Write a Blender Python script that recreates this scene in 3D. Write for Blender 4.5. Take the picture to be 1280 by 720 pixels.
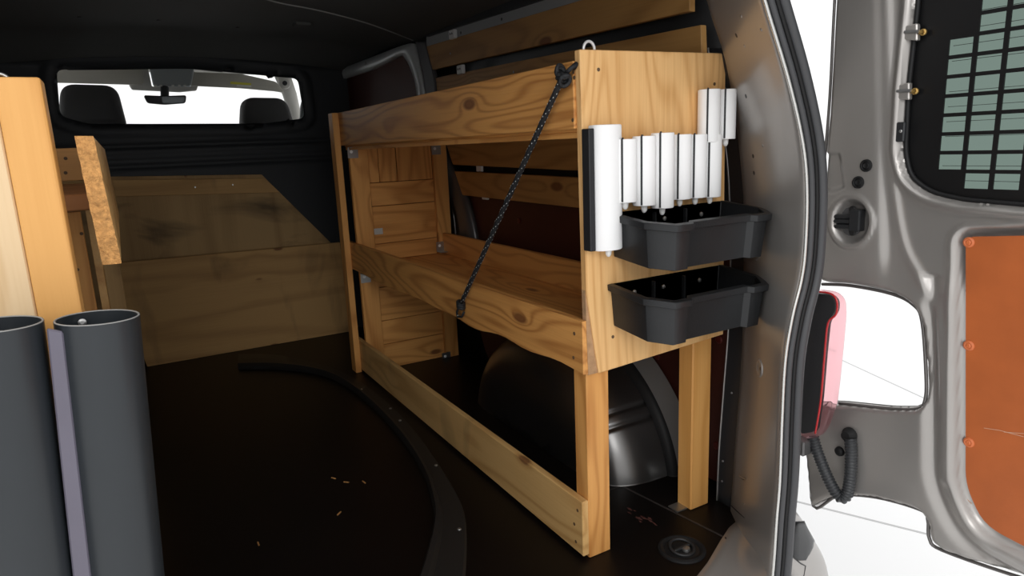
import bpy, bmesh, math, random
import numpy as np
from mathutils import Vector, Matrix
from mathutils.bvhtree import BVHTree
random.seed(7)
S = bpy.context.scene
for o in list(bpy.data.objects): bpy.data.objects.remove(o)
COL = S.collection
# ------------------------------------------------------------ camera, world, light
F = 836.77; C = Vector((-.769, -1.0577, .8847)); YAW, PIT, ROL = .5183, .2098, -.0422
_f = Vector((math.sin(YAW)*math.cos(PIT), math.cos(YAW)*math.cos(PIT), -math.sin(PIT)))
_r0 = Vector((math.cos(YAW), -math.sin(YAW), 0)); _u0 = _r0.cross(_f)
_r = math.cos(ROL)*_r0 + math.sin(ROL)*_u0; _u = -math.sin(ROL)*_r0 + math.cos(ROL)*_u0
cam = bpy.data.objects.new('camera', bpy.data.cameras.new('camera')); COL.objects.link(cam)
cam.data.sensor_width = 36; cam.data.lens = F*36/1280; cam.data.clip_start = .02
cam.matrix_world = Matrix(((_r.x, _u.x, -_f.x, C.x), (_r.y, _u.y, -_f.y, C.y), (_r.z, _u.z, -_f.z, C.z), (0, 0, 0, 1)))
S.camera = cam
wd = bpy.data.worlds.new('world'); S.world = wd; wd.use_nodes = True
wd.node_tree.nodes['Background'].inputs[0].default_value = (1, 1, 1, 1)
wd.node_tree.nodes['Background'].inputs[1].default_value = 1.0
S.view_settings.view_transform = 'Standard'; S.view_settings.look = 'None'
S.view_settings.gamma = 1; S.view_settings.use_curve_mapping = False
S.view_settings.exposure = .30
def area(name, loc, target, size, power):
    l = bpy.data.lights.new(name, 'AREA'); l.shape = 'RECTANGLE'; l.size, l.size_y = size; l.energy = power
    o = bpy.data.objects.new(name, l); COL.objects.link(o); o.location = loc
    o.rotation_euler = (Vector(target)-Vector(loc)).to_track_quat('-Z', 'Y').to_euler(); return o
area('rear_fill_light', (-1.6, -3.2, 2.3), (0, .2, .5), (1.6, 1.2), 24)   # added fill area light behind the van, out of view

# ------------------------------------------------------------ pixel helpers
def ray(x, y):
    x, y = float(x), float(y); return _f + ((x-640)/F)*_r - ((y-360)/F)*_u
def on(x, y, ax, v):
    d = ray(x, y); return C + d*((float(v)-C[ax])/d[ax])
def onY(x, y, v): return on(x, y, 1, v)
def onX(x, y, v): return on(x, y, 0, v)
def onZ(x, y, v=0): return on(x, y, 2, v)

# ------------------------------------------------------------ materials
def new_mat(name):
    m = bpy.data.materials.new(name); m.use_nodes = True
    nt = m.node_tree; return m, nt, nt.nodes['Principled BSDF']
def pr(name, col, rough=.5, metal=0, spec=.5, bump=0, bscale=60, var=0, vscale=8, coat=0, trans=0, ior=1.45):
    m, nt, b = new_mat(name)
    b.inputs['Base Color'].default_value = (*col, 1); b.inputs['Roughness'].default_value = rough
    b.inputs['Metallic'].default_value = metal; b.inputs['Specular IOR Level'].default_value = spec
    b.inputs['Coat Weight'].default_value = coat; b.inputs['Coat Roughness'].default_value = .08
    b.inputs['Transmission Weight'].default_value = trans; b.inputs['IOR'].default_value = ior
    tc = nt.nodes.new('ShaderNodeTexCoord')
    if var:
        n = nt.nodes.new('ShaderNodeTexNoise'); n.inputs['Scale'].default_value = vscale; n.inputs['Detail'].default_value = 5
        nt.links.new(tc.outputs['Object'], n.inputs['Vector'])
        mx = nt.nodes.new('ShaderNodeMix'); mx.data_type = 'RGBA'
        mx.inputs[6].default_value = tuple(max(0, c*(1-var)) for c in col)+(1,); mx.inputs[7].default_value = tuple(min(1, c*(1+var)) for c in col)+(1,)
        nt.links.new(n.outputs['Fac'], mx.inputs[0]); nt.links.new(mx.outputs[2], b.inputs['Base Color'])
    if bump:
        n = nt.nodes.new('ShaderNodeTexNoise'); n.inputs['Scale'].default_value = bscale; n.inputs['Detail'].default_value = 3
        nt.links.new(tc.outputs['Object'], n.inputs['Vector'])
        bp = nt.nodes.new('ShaderNodeBump'); bp.inputs['Strength'].default_value = bump; bp.inputs['Distance'].default_value = .004
        nt.links.new(n.outputs['Fac'], bp.inputs['Height']); nt.links.new(bp.outputs[0], b.inputs['Normal'])
    return m
def wood(name, light, dark, axis, ring=15, rough=.5, knots=.8, stain=0, knotcol=(.16, .055, .02), fine=.25, ringw=1.0):
    m, nt, b = new_mat(name); N = nt.nodes; L = nt.links
    tc = N.new('ShaderNodeTexCoord'); oi = N.new('ShaderNodeObjectInfo')
    mul = N.new('ShaderNodeVectorMath'); mul.operation = 'SCALE'; mul.inputs[0].default_value = (13.1, 7.7, 19.3)
    L.new(oi.outputs['Random'], mul.inputs['Scale'])
    add = N.new('ShaderNodeVectorMath'); add.operation = 'ADD'
    L.new(tc.outputs['Object'], add.inputs[0]); L.new(mul.outputs[0], add.inputs[1])
    def mapped(al, ac):
        mp = N.new('ShaderNodeMapping'); s = [ac, ac, ac]; s[axis] = al
        mp.inputs['Scale'].default_value = s; L.new(add.outputs[0], mp.inputs['Vector']); return mp
    def noise(mp, sc, det=2, dist=0):
        n = N.new('ShaderNodeTexNoise'); n.inputs['Scale'].default_value = sc; n.inputs['Detail'].default_value = det
        n.inputs['Distortion'].default_value = dist; L.new(mp.outputs[0], n.inputs['Vector']); return n
    def math_(op, a, c=None, v=None, clamp=False):
        n = N.new('ShaderNodeMath'); n.operation = op; n.use_clamp = clamp
        if hasattr(a, 'is_linked'): L.new(a, n.inputs[0])
        else: n.inputs[0].default_value = a
        if c is not None:
            if hasattr(c, 'is_linked'): L.new(c, n.inputs[1])
            else: n.inputs[1].default_value = c
        return n.outputs[0]
    # knots
    vor = N.new('ShaderNodeTexVoronoi'); vor.inputs['Scale'].default_value = 1.0
    L.new(mapped(3.2, 8.0).outputs[0], vor.inputs['Vector'])
    kd = vor.outputs['Distance']
    # growth rings: contour lines of a stretched noise field, bent round the knots
    base = noise(mapped(.55, 5.5), 1.0, 1.5).outputs['Fac']
    infl = math_('MULTIPLY', math_('POWER', math_('SUBTRACT', 1.0, kd, clamp=True), 6.0), .16)
    fld = math_('ADD', base, infl)
    w = math_('SINE', math_('MULTIPLY', fld, ring*6.283))
    w = math_('POWER', math_('ADD', math_('MULTIPLY', w, .5), .5), 2.6)
    fib = noise(mapped(5, 190), 1.0, 2).outputs['Fac']
    big = noise(mapped(.8, 3), 1.0, 3).outputs['Fac']
    fac = math_('ADD', math_('MULTIPLY', w, .55*ringw), math_('MULTIPLY', math_('SUBTRACT', fib, .5), fine*2))
    fac = math_('ADD', fac, math_('MULTIPLY', math_('SUBTRACT', big, .45), .9), clamp=True)
    mx = N.new('ShaderNodeMix'); mx.data_type = 'RGBA'; mx.inputs[6].default_value = (*light, 1); mx.inputs[7].default_value = (*dark, 1)
    L.new(fac, mx.inputs[0]); colo = mx.outputs[2]
    if knots:
        kr = N.new('ShaderNodeMapRange'); kr.inputs['From Min'].default_value = .14*knots; kr.inputs['From Max'].default_value = .085*knots
        L.new(kd, kr.inputs['Value'])
        k2 = N.new('ShaderNodeMix'); k2.data_type = 'RGBA'; k2.inputs[7].default_value = (*knotcol, 1)
        L.new(math_('MULTIPLY', kr.outputs[0], .85), k2.inputs[0]); L.new(colo, k2.inputs[6]); colo = k2.outputs[2]
    if stain:
        st = noise(mapped(6, 2.2), 1.0, 5, .6).outputs['Fac']
        sr = N.new('ShaderNodeMapRange'); sr.inputs['From Min'].default_value = .56; sr.inputs['From Max'].default_value = .72
        L.new(st, sr.inputs['Value'])
        k3 = N.new('ShaderNodeMix'); k3.data_type = 'RGBA'; k3.inputs[7].default_value = (.05, .035, .02, 1)
        L.new(math_('MULTIPLY', sr.outputs[0], stain), k3.inputs[0]); L.new(colo, k3.inputs[6]); colo = k3.outputs[2]
    L.new(colo, b.inputs['Base Color']); b.inputs['Roughness'].default_value = rough; b.inputs['Specular IOR Level'].default_value = .35
    bp = N.new('ShaderNodeBump'); bp.inputs['Strength'].default_value = .25; bp.inputs['Distance'].default_value = .002
    L.new(fib, bp.inputs['Height']); L.new(bp.outputs[0], b.inputs['Normal'])
    return m
PL, PD = (.72, .355, .105), (.43, .165, .036)
PINE = [wood('pine_'+a, PL, PD, i) for i, a in enumerate('xyz')]
PANEL = wood('panel_pine', (.82, .50, .215), (.56, .275, .085), 2, ring=26, knots=.7, ringw=.85, fine=.35)
RAIL = wood('rail_pine', (.69, .335, .098), (.32, .11, .024), 1, ring=22, knots=.95)
OLD = wood('worn_pine', (.68, .42, .165), (.44, .22, .065), 1, ring=9, stain=.35, knots=.7)
SLAT = wood('slat_pine_shaded', (.50, .27, .088), (.30, .145, .042), 1, ring=14, knots=1.0)  # darker pine: shading on the slats is put into the colour
PLY = wood('plywood', (.47, .30, .13), (.30, .175, .068), 2, ring=4, knots=.6, stain=.75, rough=.7)
PLYX = wood('plywood_board', (.58, .345, .135), (.37, .20, .07), 0, ring=5, knots=.6, stain=.5, rough=.7)
SAW = pr('sawn_end', (.56, .285, .095), .9, bump=1.0, bscale=300, var=.75, vscale=170)
SAPW = wood('sapwood', (.74, .54, .32), (.60, .39, .19), 2, ring=7, knots=.5)
ORPINE = wood('orange_pine', (.72, .375, .115), (.56, .255, .06), 2, ring=6, knots=.45)
BARK = pr('bark_edge', (.42, .25, .13), .9, bump=.8, bscale=90, var=.4, vscale=60)
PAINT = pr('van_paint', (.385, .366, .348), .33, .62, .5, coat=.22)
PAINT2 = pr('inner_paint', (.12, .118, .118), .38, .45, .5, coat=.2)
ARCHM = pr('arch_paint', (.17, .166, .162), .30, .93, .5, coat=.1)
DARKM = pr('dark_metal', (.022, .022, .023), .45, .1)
BLACK = pr('black_plastic', (.018, .019, .021), .42, bump=.12, bscale=400)
TRAYM = pr('tray_plastic', (.0125, .0135, .015), .40, bump=.08, bscale=300, var=.2, vscale=30)
RUB = pr('rubber', (.012, .012, .0125), .5, spec=.3)
RUB2 = pr('rubber_grey', (.055, .056, .06), .42)
BULK = pr('bulkhead_black', (.017, .0195, .0225), .55, bump=.1, bscale=500)
HEAD = pr('headliner', (.085, .087, .084), .85, bump=.25, bscale=700)
FLOORM = pr('film_ply', (.005, .0035, .003), .40, spec=.25, bump=.06, bscale=350, var=.6, vscale=5)
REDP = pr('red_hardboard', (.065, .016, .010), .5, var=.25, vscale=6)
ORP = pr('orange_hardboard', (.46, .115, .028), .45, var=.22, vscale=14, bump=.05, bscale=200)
ORR = pr('orange_rivet', (.62, .16, .05), .4)
WHITE = pr('white_foam', (.93, .93, .93), .75, bump=.06, bscale=500)
WPL = pr('white_plastic', (.88, .88, .87), .4)
PIPE = pr('grey_pvc', (.021, .025, .029), .36, var=.08, vscale=20)
PIPEW = pr('pipe_rim', (.30, .30, .29), .6)
TAPE = pr('lilac_strip', (.125, .115, .15), .45, var=.1, vscale=12)
ZINC = pr('zinc', (.45, .45, .44), .35, .9)
BRASS = pr('brass', (.55, .36, .12), .35, .9)
RED = pr('red_lens', (.98, .58, .62), .10, coat=.4, trans=.97, ior=1.1)
RED2 = pr('red_edge', (.50, .01, .015), .2, coat=.5)
GLASS = pr('clear_glass', (.97, .98, .98), 0, trans=1, ior=1.05)
GREEN = pr('green_glass', (.15, .20, .175), .02, trans=1, ior=1.05)
SEATM = pr('seat_fabric', (.05, .049, .048), .85, bump=.3, bscale=600)
LINER = pr('cab_liner', (.42, .41, .38), .8)
VISOR = pr('visor_grey', (.36, .345, .30), .7)
CONS = pr('console_grey', (.19, .205, .21), .6)
YEL = pr('yellow_label', (.55, .50, .05), .6)
GROUND = pr('studio_white', (.93, .93, .93), .6)
HOSE = pr('hose_black', (.035, .037, .040), .4)
LABEL = pr('paper_label', (.55, .55, .52), .7)

# ------------------------------------------------------------ mesh builder
def root_loc(p):
    l = Vector((0, 0, 0))
    while p is not None: l += p.location; p = p.parent
    return l
class MB:
    def __init__(s): s.v = []; s.f = []
    def add(s, v, f):
        o = len(s.v); s.v += [tuple(p) for p in v]; s.f += [tuple(i+o for i in q) for q in f]; return s
    def hexa(s, a, b):   # two quads, same winding order
        v = list(a)+list(b)
        return s.add(v, [(3, 2, 1, 0), (4, 5, 6, 7), (0, 1, 5, 4), (1, 2, 6, 5), (2, 3, 7, 6), (3, 0, 4, 7)])
    def box(s, x0, x1, y0, y1, z0, z1):
        return s.hexa([(x0, y0, z0), (x1, y0, z0), (x1, y1, z0), (x0, y1, z0)], [(x0, y0, z1), (x1, y0, z1), (x1, y1, z1), (x0, y1, z1)])
    def prism(s, pts, off):  # planar 3d polygon + offset vector
        n = len(pts); off = Vector(off); P = [Vector(p) for p in pts]
        return s.add(P+[p+off for p in P], [tuple(range(n))[::-1], tuple(range(n, 2*n))]+[(i, (i+1) % n, n+(i+1) % n, n+i) for i in range(n)])
    def tube(s, path, r, n=10, cap=True):
        P = [Vector(p) for p in path]; k = len(P); R = r if isinstance(r, (list, tuple)) else [r]*k
        T = [(P[min(i+1, k-1)]-P[max(i-1, 0)]).normalized() for i in range(k)]
        u = T[0].orthogonal().normalized(); vs = []
        for i in range(k):
            u = (u-T[i]*u.dot(T[i])).normalized(); w = T[i].cross(u)
            vs += [P[i]+R[i]*(math.cos(2*math.pi*j/n)*u+math.sin(2*math.pi*j/n)*w) for j in range(n)]
        fs = [(i*n+j, i*n+(j+1) % n, (i+1)*n+(j+1) % n, (i+1)*n+j) for i in range(k-1) for j in range(n)]
        if cap: fs += [tuple(range(n))[::-1], tuple(range((k-1)*n, k*n))]
        return s.add(vs, fs)
    def lathe(s, prof, c, ax, n=24):   # prof: (distance along axis, radius)
        ax = Vector(ax).normalized(); u = ax.orthogonal().normalized(); w = ax.cross(u); c = Vector(c)
        k = len(prof); vs = [c+ax*a+r*(math.cos(2*math.pi*j/n)*u+math.sin(2*math.pi*j/n)*w) for a, r in prof for j in range(n)]
        fs = [(i*n+j, i*n+(j+1) % n, (i+1)*n+(j+1) % n, (i+1)*n+j) for i in range(k-1) for j in range(n)]
        if prof[0][1] > 1e-6: fs.append(tuple(range(n))[::-1])
        if prof[-1][1] > 1e-6: fs.append(tuple(range((k-1)*n, k*n)))
        return s.add(vs, fs)
    def grid(s, rows):
        a = len(rows); b = len(rows[0])
        return s.add([p for r in rows for p in r], [(i*b+j, i*b+j+1, (i+1)*b+j+1, (i+1)*b+j) for i in range(a-1) for j in range(b-1)])
    def build(s, name, mat, parent=None, bevel=0, seg=1, smooth=None, label=None, weld=False, solid=0):
        bm = bmesh.new(); l = root_loc(parent)
        vs = [bm.verts.new(Vector(p)-l) for p in s.v]
        for q in s.f:
            try: bm.faces.new([vs[i] for i in q])
            except ValueError: pass
        if weld: bmesh.ops.remove_doubles(bm, verts=bm.verts, dist=1e-6)
        bmesh.ops.recalc_face_normals(bm, faces=bm.faces)
        if bevel:
            bmesh.ops.bevel(bm, geom=[e for e in bm.edges if len(e.link_faces) == 2 and e.calc_face_angle(0) > .5], offset=bevel, segments=seg, profile=.5, affect='EDGES', clamp_overlap=True)
        me = bpy.data.meshes.new(name); bm.to_mesh(me); bm.free(); me.materials.append(mat)
        o = bpy.data.objects.new(name, me); COL.objects.link(o); o.parent = parent
        if smooth is not None:
            for p in me.polygons: p.use_smooth = True
            if smooth < 3: me.set_sharp_from_angle(angle=smooth)
        if solid:
            md = o.modifiers.new('solid', 'SOLIDIFY'); md.thickness = solid; md.offset = 0
        if label: o['label'] = label
        return o
def empty(name, loc, label, cat, group=None):
    o = bpy.data.objects.new(name, None); COL.objects.link(o); o.location = loc; o.empty_display_size = .05
    return tag(o, label, cat, group)
def tag(o, label, cat, group=None):
    o['label'] = label; o['category'] = cat
    if group: o['group'] = group
    return o
def struct(o, label=None, cat=None):
    o['kind'] = 'structure'
    if label: o['label'] = label
    if cat: o['category'] = cat
    return o
def spline(pts, n=8):   # Catmull-Rom through points of any dimension
    P = [np.array(p, float) for p in pts]; out = []
    for i in range(len(P)-1):
        a, b, c, d = P[max(i-1, 0)], P[i], P[i+1], P[min(i+2, len(P)-1)]
        for k in range(n):
            t = k/n; out.append(.5*((2*b)+(-a+c)*t+(2*a-5*b+4*c-d)*t*t+(-a+3*b-3*c+d)*t**3))
    out.append(P[-1]); return out
def chaikin(P, it=3):
    P = [np.array(p, float) for p in P]
    for _ in range(it):
        Q = []
        for i in range(len(P)):
            a, b = P[i], P[(i+1) % len(P)]; Q += [.75*a+.25*b, .25*a+.75*b]
        P = Q
    return P
def rounded(P, r, n=5):   # round the corners of a 2d polygon
    P = [np.array(p[:2], float) for p in P]; R = r if isinstance(r, (list, tuple)) else [r]*len(P); out = []
    for i, b in enumerate(P):
        a, c = P[i-1], P[(i+1) % len(P)]; u = a-b; w = c-b; lu = np.linalg.norm(u); lw = np.linalg.norm(w)
        d = min(R[i], lu*.49, lw*.49); p, q = b+u/lu*d, b+w/lw*d
        if d < 1e-6: out.append(b); continue
        for k in range(n+1):
            t = k/n; out.append((1-t)**2*p+2*t*(1-t)*b+t*t*q)
    return out
def sdpoly(P, X, Y):   # signed distance to polygon, numpy
    d = np.full(X.shape, 1e9); ins = np.zeros(X.shape, bool); n = len(P)
    for i in range(n):
        (x0, y0), (x1, y1) = P[i], P[(i+1) % n]; ex, ey = x1-x0, y1-y0; l2 = ex*ex+ey*ey+1e-18
        t = np.clip(((X-x0)*ex+(Y-y0)*ey)/l2, 0, 1); d = np.minimum(d, (X-x0-t*ex)**2+(Y-y0-t*ey)**2)
        cr = ((y0 > Y) != (y1 > Y)) & (X < (x1-x0)*(Y-y0)/((y1-y0) if y1 != y0 else 1e-12)+x0); ins ^= cr
    d = np.sqrt(d); return np.where(ins, -d, d)
def sheet(sdf, hfun, bb, step, place):   # clipped height-field sheet with snapped edges; place(u, v, h) -> xyz
    us = np.arange(bb[0], bb[1]+step, step); vs = np.arange(bb[2], bb[3]+step, step)
    U, V = np.meshgrid(us, vs, indexing='ij'); D = sdf(U, V); e = step*.05
    gu = (sdf(U+e, V)-D)/e; gv = (sdf(U, V+e)-D)/e
    keep = D < step*.75
    near = keep & (D > -step*.45)
    for _ in range(2):
        U = np.where(near, U-gu*D, U); V = np.where(near, V-gv*D, V); D = sdf(U, V)
    Hh = hfun(U, V); m = MB(); idx = -np.ones(U.shape, int)
    for i in range(U.shape[0]):
        for j in range(U.shape[1]):
            if keep[i, j]: idx[i, j] = len(m.v); m.v.append(tuple(place(U[i, j], V[i, j], Hh[i, j])))
    for i in range(U.shape[0]-1):
        for j in range(U.shape[1]-1):
            q = (idx[i, j], idx[i+1, j], idx[i+1, j+1], idx[i, j+1])
            if min(q) >= 0: m.f.append(q)
            else:
                t = [k for k in q if k >= 0]
                if len(t) == 3: m.f.append(tuple(t))
    return m
def sstep(a, b, x):
    t = np.clip((x-a)/(b-a), 0, 1); return t*t*(3-2*t)
def bvh(o):
    l = root_loc(o); return BVHTree.FromPolygons([v.co+l for v in o.data.vertices], [p.vertices[:] for p in o.data.polygons])
def hit(b, x, y):
    p, n, i, d = b.ray_cast(C, ray(x, y).normalized())
    if p is None: return None, None
    if n.dot(ray(x, y)) > 0: n = -n
    return p, n
def disc(p, n, r, h=.002, prof=None):
    return MB().lathe(prof or [(0, r), (h*.6, r), (h, r*.75), (h, 0)], p, n, 14)

# ============================================================ THE SETTING
struct(MB().box(-8, 9, -8, 12, -.66, -.62).build('ground', GROUND), 'white studio floor around the van', 'floor')
for k, (a, b) in enumerate([((1030, 440), (1160, 500)), ((1000, 628), (1160, 668))]):
    p, q = onZ(*a, -.62), onZ(*b, -.62); d = (q-p).normalized(); w = Vector((-d.y, d.x, 0))*.006
    p -= d*.4; q += d*2
    o = MB().prism([p-w, q-w, q+w, p+w], (0, 0, .001)).build('floor_joint', pr('joint_grey%d' % k, (.55, .55, .55), .8), bpy.data.objects['ground'])
# cargo floor
fl = [(.40, -.03), (.375, -.075), (.335, -.085), (.28, -.11), (.20, -.15), (.10, -.19), (-.1, -.22), (-1.30, -.22), (-1.30, 2.27), (.50, 2.27), (.50, -.01)]
floor = struct(MB().prism([(x, y, -.04) for x, y in fl], (0, 0, .04)).build('floor', FLOORM), 'black film-faced plywood floor of the cargo bay', 'floor')
MB().box(.10, .40, .205, .2075, 0, .0008).build('board_joint', pr('joint_dark', (.035, .03, .028), .5), floor)
p, q = onZ(690, 545), onZ(905, 672)
MB().prism([onZ(768, 602), onZ(908, 672), onZ(908, 674), onZ(768, 604)], (0, 0, .0008)).build('board_joint', bpy.data.materials['joint_dark'], floor)
m, nt, b = new_mat('scuff'); b.inputs['Base Color'].default_value = (.085, .028, .022, 1); b.inputs['Roughness'].default_value = .7
for k in range(14):
    x, y = 785+k*2.4+random.uniform(-4, 4), 638+k*1.3+random.uniform(-5, 5); l = random.uniform(3, 9)
    MB().prism([onZ(x, y), onZ(x+l*.6, y+l*.1), onZ(x+l, y+l*.55), onZ(x+l*.4, y+l*.4)], (0, 0, .0004)).build('worn_patch', m, floor)
for x, y in ((433, 603), (417, 598), (424, 642), (455, 603), (323, 680)):
    p = onZ(x, y); a = random.random()*3; d = Vector((math.cos(a), math.sin(a), 0)); w = Vector((-d.y, d.x, 0))
    MB().prism([p-d*.008-w*.0015, p+d*.008-w*.0015, p+d*.008+w*.0015, p-d*.008+w*.0015], (0, 0, .002)).build('wood_chip', SAW, floor)
# side walls (body shell)
def wallx(z): return .455 - .02*max(0, (z-.85)/.5)**1.5     # lean of the side above the waist
zs = [-.04, .3, .6, .85, .95, 1.05, 1.15, 1.25, 1.36]
def wx(y, z): return wallx(z)+.05-(.17*sstep(1.7, 2.3, y) if y > 1.7 else 0)
def wallpart(name, ys):
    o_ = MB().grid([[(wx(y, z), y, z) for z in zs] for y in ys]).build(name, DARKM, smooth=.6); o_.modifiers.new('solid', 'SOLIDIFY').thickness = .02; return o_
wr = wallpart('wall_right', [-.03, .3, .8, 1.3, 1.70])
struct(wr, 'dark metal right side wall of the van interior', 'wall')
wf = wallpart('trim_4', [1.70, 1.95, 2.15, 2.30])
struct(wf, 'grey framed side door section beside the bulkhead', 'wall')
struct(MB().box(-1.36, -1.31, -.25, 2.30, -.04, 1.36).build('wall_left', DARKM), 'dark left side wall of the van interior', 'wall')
# ceiling
def cz(x, y): return 1.385-.045*((x+.45)/.85)**2-.10*sstep(1.95, 2.30, np.array(y))**1.5
xs = np.linspace(-1.33, .50, 24); yy = list(np.linspace(-.25, 1.8, 14))+list(np.linspace(1.9, 2.30, 9))
o = MB().grid([[(x, y, float(cz(x, y))) for x in xs] for y in yy]).build('ceiling', HEAD, smooth=3)
struct(o, 'dark felt headliner under the van roof', 'ceiling')
MB().box(-1.36, .45, -.26, 2.32, 1.40, 1.43).build('roof_skin', PAINT, o)
bc = bvh(o)
sp = spline([(300, -12), (345, 2), (400, 13), (460, 29), (516, 50)], 6)
pts = [hit(bc, x, y)[0] for x, y in sp]; pts = [p+Vector((0, 0, -.001)) for p in pts if p]
MB().tube(pts, .003, 6).build('seam', pr('seam_grey', (.30, .30, .29), .7), o)
p, n = hit(bc, 377, 29); MB().box(p.x-.03, p.x+.03, p.y-.03, p.y+.03, p.z-.012, p.z+.004).build('clip_socket', HEAD, o, bevel=.006, seg=2)
for x, y in ((99, 21), (198, 25), (297, 34)):
    p, n = hit(bc, x, y); disc(p, n, .007, .003).build('headliner_plug', DARKM, o)

# bulkhead with window
YB = 2.26
W4 = [onY(67, 84, YB), onY(235, 83, YB), onY(374, 96, YB), onY(383, 150, YB), onY(330, 157, YB), onY(110, 158, YB), onY(72, 147, YB)]
WP = rounded([(p.x, p.z) for p in W4], .035, 5)
OUT = [(-1.33, -.02), (.34, -.02), (.34, 1.10), (.22, 1.36), (-1.25, 1.36), (-1.33, 1.2)]
def bsdf(U, V): return np.maximum(sdpoly(OUT, U, V), -sdpoly(WP, U, V))
def bh(U, V):
    w = sdpoly(WP, U, V); h = -.012*np.exp(-((w-.022)/.012)**2)
    for z, a in ((.865, .012), (.90, .009), (.945, .010)): h = h+a*np.exp(-((V-z)/.006)**2)*(np.abs(U+.45) < .75)
    h = h + .02*sstep(.07, .02, .34-U)
    return h - .05*sstep(1.26, 1.36, V)
o = sheet(bsdf, bh, (-1.33, .34, -.02, 1.36), .014, lambda u, v, h: (u, YB+h, v)).build('wall_front', BULK, smooth=3)
o.modifiers.new('solid', 'SOLIDIFY').thickness = .02
struct(o, 'black bulkhead wall behind the cab with a wide window', 'wall')
MB().tube([(p[0], YB-.006, p[1]) for p in WP+[WP[0]]], .010, 8).build('window_seal', RUB, o, smooth=3)
o = MB().prism([(p[0], YB+.004, p[1]) for p in WP], (0, .004, 0)).build('window_1', GLASS); struct(o, 'wide bulkhead window pane looking into the cab', 'window')
struct(MB().box(-1.36, .5, 2.20, 2.28, -.62, -.04).build('trim_1', BLACK), 'chassis beam below the bulkhead', 'beam')

# ------------------------------------------------------------ cab beyond the window
cab = MB()
R = [(y, z) for y, z in ((2.30, 1.40), (2.6, 1.425), (2.85, 1.38), (2.95, 1.335))]
cab.grid([[(x, y, z-.05*abs((x+.45)/.8)**3) for y, z in R] for x in np.linspace(-1.3, .42, 12)])
o = cab.build('cab_headliner', LINER, smooth=3, solid=.02); struct(o, 'light grey cab roof lining seen through the window', 'ceiling')
def apillar(pts, r):
    return MB().tube([Vector(p) for p in pts], r, 10)
o = apillar([onY(352, 92, 2.9), onY(362, 118, 2.95), onY(371, 152, 3.05), onY(380, 185, 3.2)], [.045, .040, .034, .034]).build('windscreen_pillar', LINER, smooth=3)
struct(o, 'light grey windscreen pillar at the right of the cab', 'pillar')
p = onY(356, 104, 2.80); MB().lathe([(-.01, .03), (0, .028), (.004, .02), (.004, 0)], p, (-.2, -1, .1), 18).build('trim_ring', LINER, o, smooth=.5)
MB().lathe([(0, .013), (.002, .012), (.002, 0)], p+Vector((-.001, -.006, 0)), (-.2, -1, .1), 14).build('socket', BLACK, o)
MB().tube([onY(384, 118, 2.62), onY(380, 134, 2.62), onY(379, 155, 2.62)], .02, 8).build('belt_pillar', CONS, o, smooth=3)
for k, (L_, lab) in enumerate([([(66, 87), (172, 84), (179, 88), (180, 104), (176, 106), (66, 103)], 'grey sun visor above the larger seat headrest'),
                               ([(241, 90), (300, 92), (345, 102), (356, 116), (345, 114), (300, 110), (238, 107)], 'long grey sun visor with a yellow warning label')]):
    P = rounded([(p.x, p.z) for p in (onY(x, y, 2.80) for x, y in L_)], .012, 3)
    v = tag(MB().prism([(a, 2.80, b) for a, b in P], (0, .022, 0)).build('sun_visor', VISOR, bevel=.004, seg=2, smooth=.6), lab, 'sun visor', 'cab sun visors')
    if k == 1:
        q = [onY(x, y, 2.798) for x, y in ((288, 102), (314, 104), (314, 106.5), (288, 105))]; MB().prism(q, (0, .001, 0)).build('warning_label', YEL, v)
        q = [onY(x, y, 2.798) for x, y in ((296, 106), (314, 107), (314, 109), (296, 108))]; MB().prism(q, (0, .001, 0)).build('warning_label', LABEL, v)
q = [onY(x, y, 2.78) for x, y in ((187, 84), (243, 86), (239, 108), (192, 107))]
cn = tag(MB().prism(q, (0, .05, 0)).build('overhead_console', CONS, bevel=.008, seg=2), 'grey overhead lamp console above the rear view mirror', 'console')
q = [onY(x, y, 2.83) for x, y in ((178, 84), (185, 84), (190, 108), (239, 108), (243, 88), (248, 106), (246, 113), (225, 115), (165, 112), (161, 106))]
MB().prism(q, (0, .03, 0)).build('console_surround', LINER, cn, bevel=.004)
for x in (194, 201, 216, 224, 231):
    MB().box(*(lambda p: (p.x-.006, p.x+.006, 2.775, 2.785, p.z-.004, p.z+.004))(onY(x, 107, 2.78))).build('switch', LINER, cn, bevel=.001)
mr = empty('rear_view_mirror', onY(206, 118, 2.76), 'black rear view mirror hanging under the overhead console', 'mirror')
P = rounded([(p.x, p.z) for p in (onY(x, y, 2.75) for x, y in ((179, 119), (205, 120), (233, 119), (232, 129), (206, 131), (184, 129)))], .012, 4)
MB().prism([(a, 2.74, b) for a, b in P], (0, .03, 0)).build('mirror_shell', BLACK, mr, bevel=.004, seg=2, smooth=.7)
P2 = [((a-P[0][0])*.0+a, b) for a, b in rounded([(p.x, p.z) for p in (onY(x, y, 2.739) for x, y in ((202, 121), (231, 121), (230, 128), (203, 129)))], .008, 3)]
MB().prism([(a, 2.7385, b) for a, b in P2], (0, .0015, 0)).build('mirror_glass', pr('mirror_grey', (.16, .17, .175), .25, .6), mr)
MB().tube([onY(206, 122, 2.77), onY(206, 110, 2.80)], .02, 10).build('mirror_arm', BLACK, mr, smooth=.8)
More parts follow.
